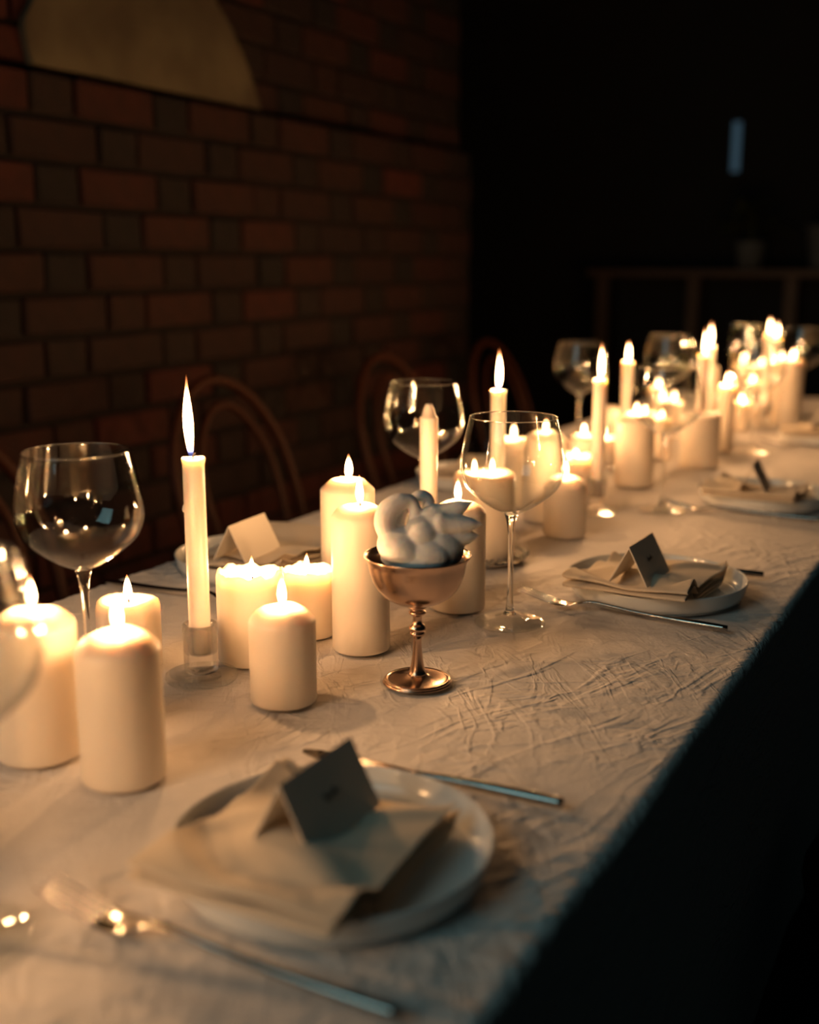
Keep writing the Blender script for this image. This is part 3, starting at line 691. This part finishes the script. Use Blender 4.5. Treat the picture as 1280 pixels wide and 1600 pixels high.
def fork(label, loc, rz, group='dinner forks'):
    t = thing('fork', label, 'fork', loc, rz, group)          # tines point to -X, handle to +X
    zc = .0035
    hp = [(-.045, 0, .0062), (-.030, 0, .0098), (-.010, 0, .0088), (.02, 0, .0062), (.06, 0, .0046), (.10, 0, .0042), (.130, 0, .0042)]
    hr = [(.0055, .0012), (.0032, .0016), (.0026, .0020), (.0028, .0024), (.0034, .0030), (.0038, .0034), (.0034, .0030)]
    path = bez(hp, 4); rr = bez([(a, b, 0) for a, b in hr], 4)
    link('handle', tube(path, [(r.x, r.y) for r in rr], 12), STEEL, t)
    bp = bez([(-.036, 0, .0085), (-.044, 0, .0068), (-.056, 0, .0032), (-.068, 0, .0024), (-.078, 0, .0036)], 4); br = bez([(.0034, .0012, 0), (.0070, .0011, 0), (.0110, .0010, 0), (.0118, .0010, 0), (.0112, .0009, 0)], 4)
    link('head', tube(bp, [(r.x, r.y) for r in br], 14), STEEL, t)
    for k in range(4):
        y0 = (k - 1.5) * .0064; y1 = (k - 1.5) * .0064
        p = bez([(-.072, y0, .0030), (-.086, y0, .0056), (-.104, y1, .0096), (-.122, y1, .0140)], 4); r = [(.0013 - .0005 * (i / 12) ** 2, .0010 - .0004 * i / 12) for i in range(len(p))]
        link('tine', tube(p, r, 8), STEEL, t)
    return t
def knife(label, loc, rz, group='dinner knives'):
    t = thing('knife', label, 'knife', loc, rz, group)        # blade to -X, handle to +X
    p = bez([(-.012, 0, .0034), (.01, 0, .0040), (.05, 0, .0046), (.09, 0, .0046), (.112, 0, .0044)], 4); r = bez([(.0030, .0022, 0), (.0034, .0030, 0), (.0042, .0038, 0), (.0044, .0040, 0), (.0038, .0036, 0)], 4)
    link('handle', tube(p, [(q.x, q.y) for q in r], 12), STEEL, t)
    outl = [(-.010, -.0028), (-.018, -.0052), (-.035, -.0085), (-.070, -.0098), (-.095, -.0080), (-.110, -.0030), (-.112, .0020), (-.100, .0058), (-.06, .0066), (-.02, .0046), (-.010, .0030)]
    bm = bmesh.new(); f = bm.faces.new([bm.verts.new((x, y, .0024)) for x, y in outl]); r = bmesh.ops.extrude_face_region(bm, geom=[f])
    for v in [g for g in r['geom'] if isinstance(g, bmesh.types.BMVert)]: v.co.z += .0016
    link('blade', bm_mesh(bm), STEEL, t, smooth=False)
    return t
F0 = fork('fork in the soft foreground beside the front plate', (-.392, .474, TOP + .0005), .012)
K0 = knife('knife beyond the front plate, round handle dotted with candle reflections', (-.385, .742, TOP + .0005), .045)
SET = [  # x, y, side (1 = guests by the camera), rz, card rz, words
 (-.382, .600, 1, .03, .0, 'front plate by the camera'),
 (-.380, 1.346, 1, .02, -.02, 'sharp plate in the middle of the near row'),
 (-.378, 1.970, 1, .05, .10, 'plate beyond the sharp one, at the frame edge'),
 (-.395, 2.740, 1, -.03, .1, 'farthest plate on the near side, cut by the frame'),
 (-.883, 1.214, -1, .02, .08, 'chair side plate behind the melted pillars'),
 (-.885, 1.900, -1, -.03, .05, 'chair side plate behind the lit taper and sharp glass'),
]
for i, (x, y, sd, rz, crz, wd_) in enumerate(SET):
    p = link('plate', PLATE, PORC); p.location = (x, y, TOP); tag(p, 'white ' + wd_, 'plate', 'white plates with upright rims')
    n = link('napkin', napkin_mesh(20 + i * 3), NAPKIN); n.location = (x - .008 * sd, y - .022, TOP); n.rotation_euler = (0, 0, rz + (PI if sd < 0 else 0))
    if sd < 0: n.location.y = y + .022
    sl = n.modifiers.new('Solidify', 'SOLIDIFY'); sl.thickness = .0011; sl.offset = 0
    sb = n.modifiers.new('Subdivision', 'SUBSURF'); sb.levels = 1; sb.render_levels = 1
    tag(n, 'folded sand napkin on the ' + wd_, 'napkin', 'folded linen napkins')
    if i < 5:
        c = thing('place_card', 'tent card on the ' + wd_, 'card', (x + (-.010 if sd > 0 else .012), y + (-.038 if i else -.002), TOP + .0275 + (.0025 if i == 3 else 0)), crz, 'tent place cards')
        link('folded_paper', CARDM, CARD, c, smooth=False)
        if sd > 0: link('handwriting', INKM, INK, c)
dup(F0, (-.395, 1.233, TOP + .0005), -.045, 'sharp fork pointing at the foot of the sharp wine glass')
dup(F0, (-.395, 1.848, TOP + .0005), .02, 'blurred fork beside the plate beyond the sharp one')
dup(F0, (-.395, 2.600, TOP + .0005), .0, 'farthest fork, beside the farthest near side plate')
dup(F0, (-.870, 1.055, TOP + .0005), PI + .03, 'fork behind the tall front taper, lying toward the chairs')
dup(K0, (-.388, 1.462, TOP + .0005), .10, 'knife just beyond the sharp plate')
dup(K0, (-.390, 2.115, TOP + .0005), .03, 'blurred knife beyond the plate at the frame edge')

# ------------------------------------------------------------------ bentwood chairs
def make_chair(label, loc, rz):
    t = thing('bentwood_chair', label, 'chair', loc, rz, 'dark bentwood chairs')   # faces +X
    ring = [(.205 * math.cos(2 * PI * k / 40), .20 * math.sin(2 * PI * k / 40), .452) for k in range(40)]
    link('seat_rim', tube(ring, (.016, .019), 12, closed=True), WOOD, t)
    link('seat', lathe([(0, .452), (.12, .451), (.192, .458), (.194, .466), (.12, .459), (0, .456)], 40), WOOD, t)
    def hoop(w, top, xb, z0=.455, wb=.72):
        pts = []
        for k in range(41):
            a = PI * k / 40; s = math.sin(a) ** .70; zz = z0 + (top - z0) * s; q = (zz - z0) / (top - z0)
            y = w * math.cos(a) * (wb + (1 - wb) * min(1, q * 1.5))
            pts.append((xb - .135 * (zz - .45) / .45, y, zz))
        return pts
    o1 = hoop(.228, .898, -.170, wb=.80); o1 = [(-.205, .165, .0), (-.185, .175, .25)] + o1 + [(-.185, -.175, .25), (-.205, -.165, .0)]
    link('back_hoop', tube(bez(o1, 2), .0115, 10), WOOD, t)
    link('inner_hoop', tube(bez(hoop(.150, .845, -.160, wb=.66), 2), .0085, 10), WOOD, t)
    for s in (-1, 1): link('leg', tube([(.14, s * .135, .445), (.155, s * .15, .22), (.175, s * .17, 0)], [.017, .015, .011], 10), WOOD, t)
    r2 = [(-.01 + .165 * math.cos(2 * PI * k / 32), .155 * math.sin(2 * PI * k / 32), .235) for k in range(32)]
    link('leg_ring', tube(r2, .009, 8, closed=True), WOOD, t)
    return t
C0 = make_chair('bentwood chair behind the tall front taper and its flame', (-1.262, 2.00, 0), 0)
dup(C0, (-1.262, 1.235, 0), 0, 'bentwood chair at the edge of the picture behind the nearest wine glass')
dup(C0, (-1.262, 2.74, 0), 0, 'bentwood chair behind the glass with the unlit taper')
dup(C0, (-1.262, 3.43, 0), 0, 'farthest bentwood chair, almost lost in the dark')
dup(C0, (.040, 1.330, 0), PI, 'shadowy bentwood chair on the camera side, only its seat edge showing')
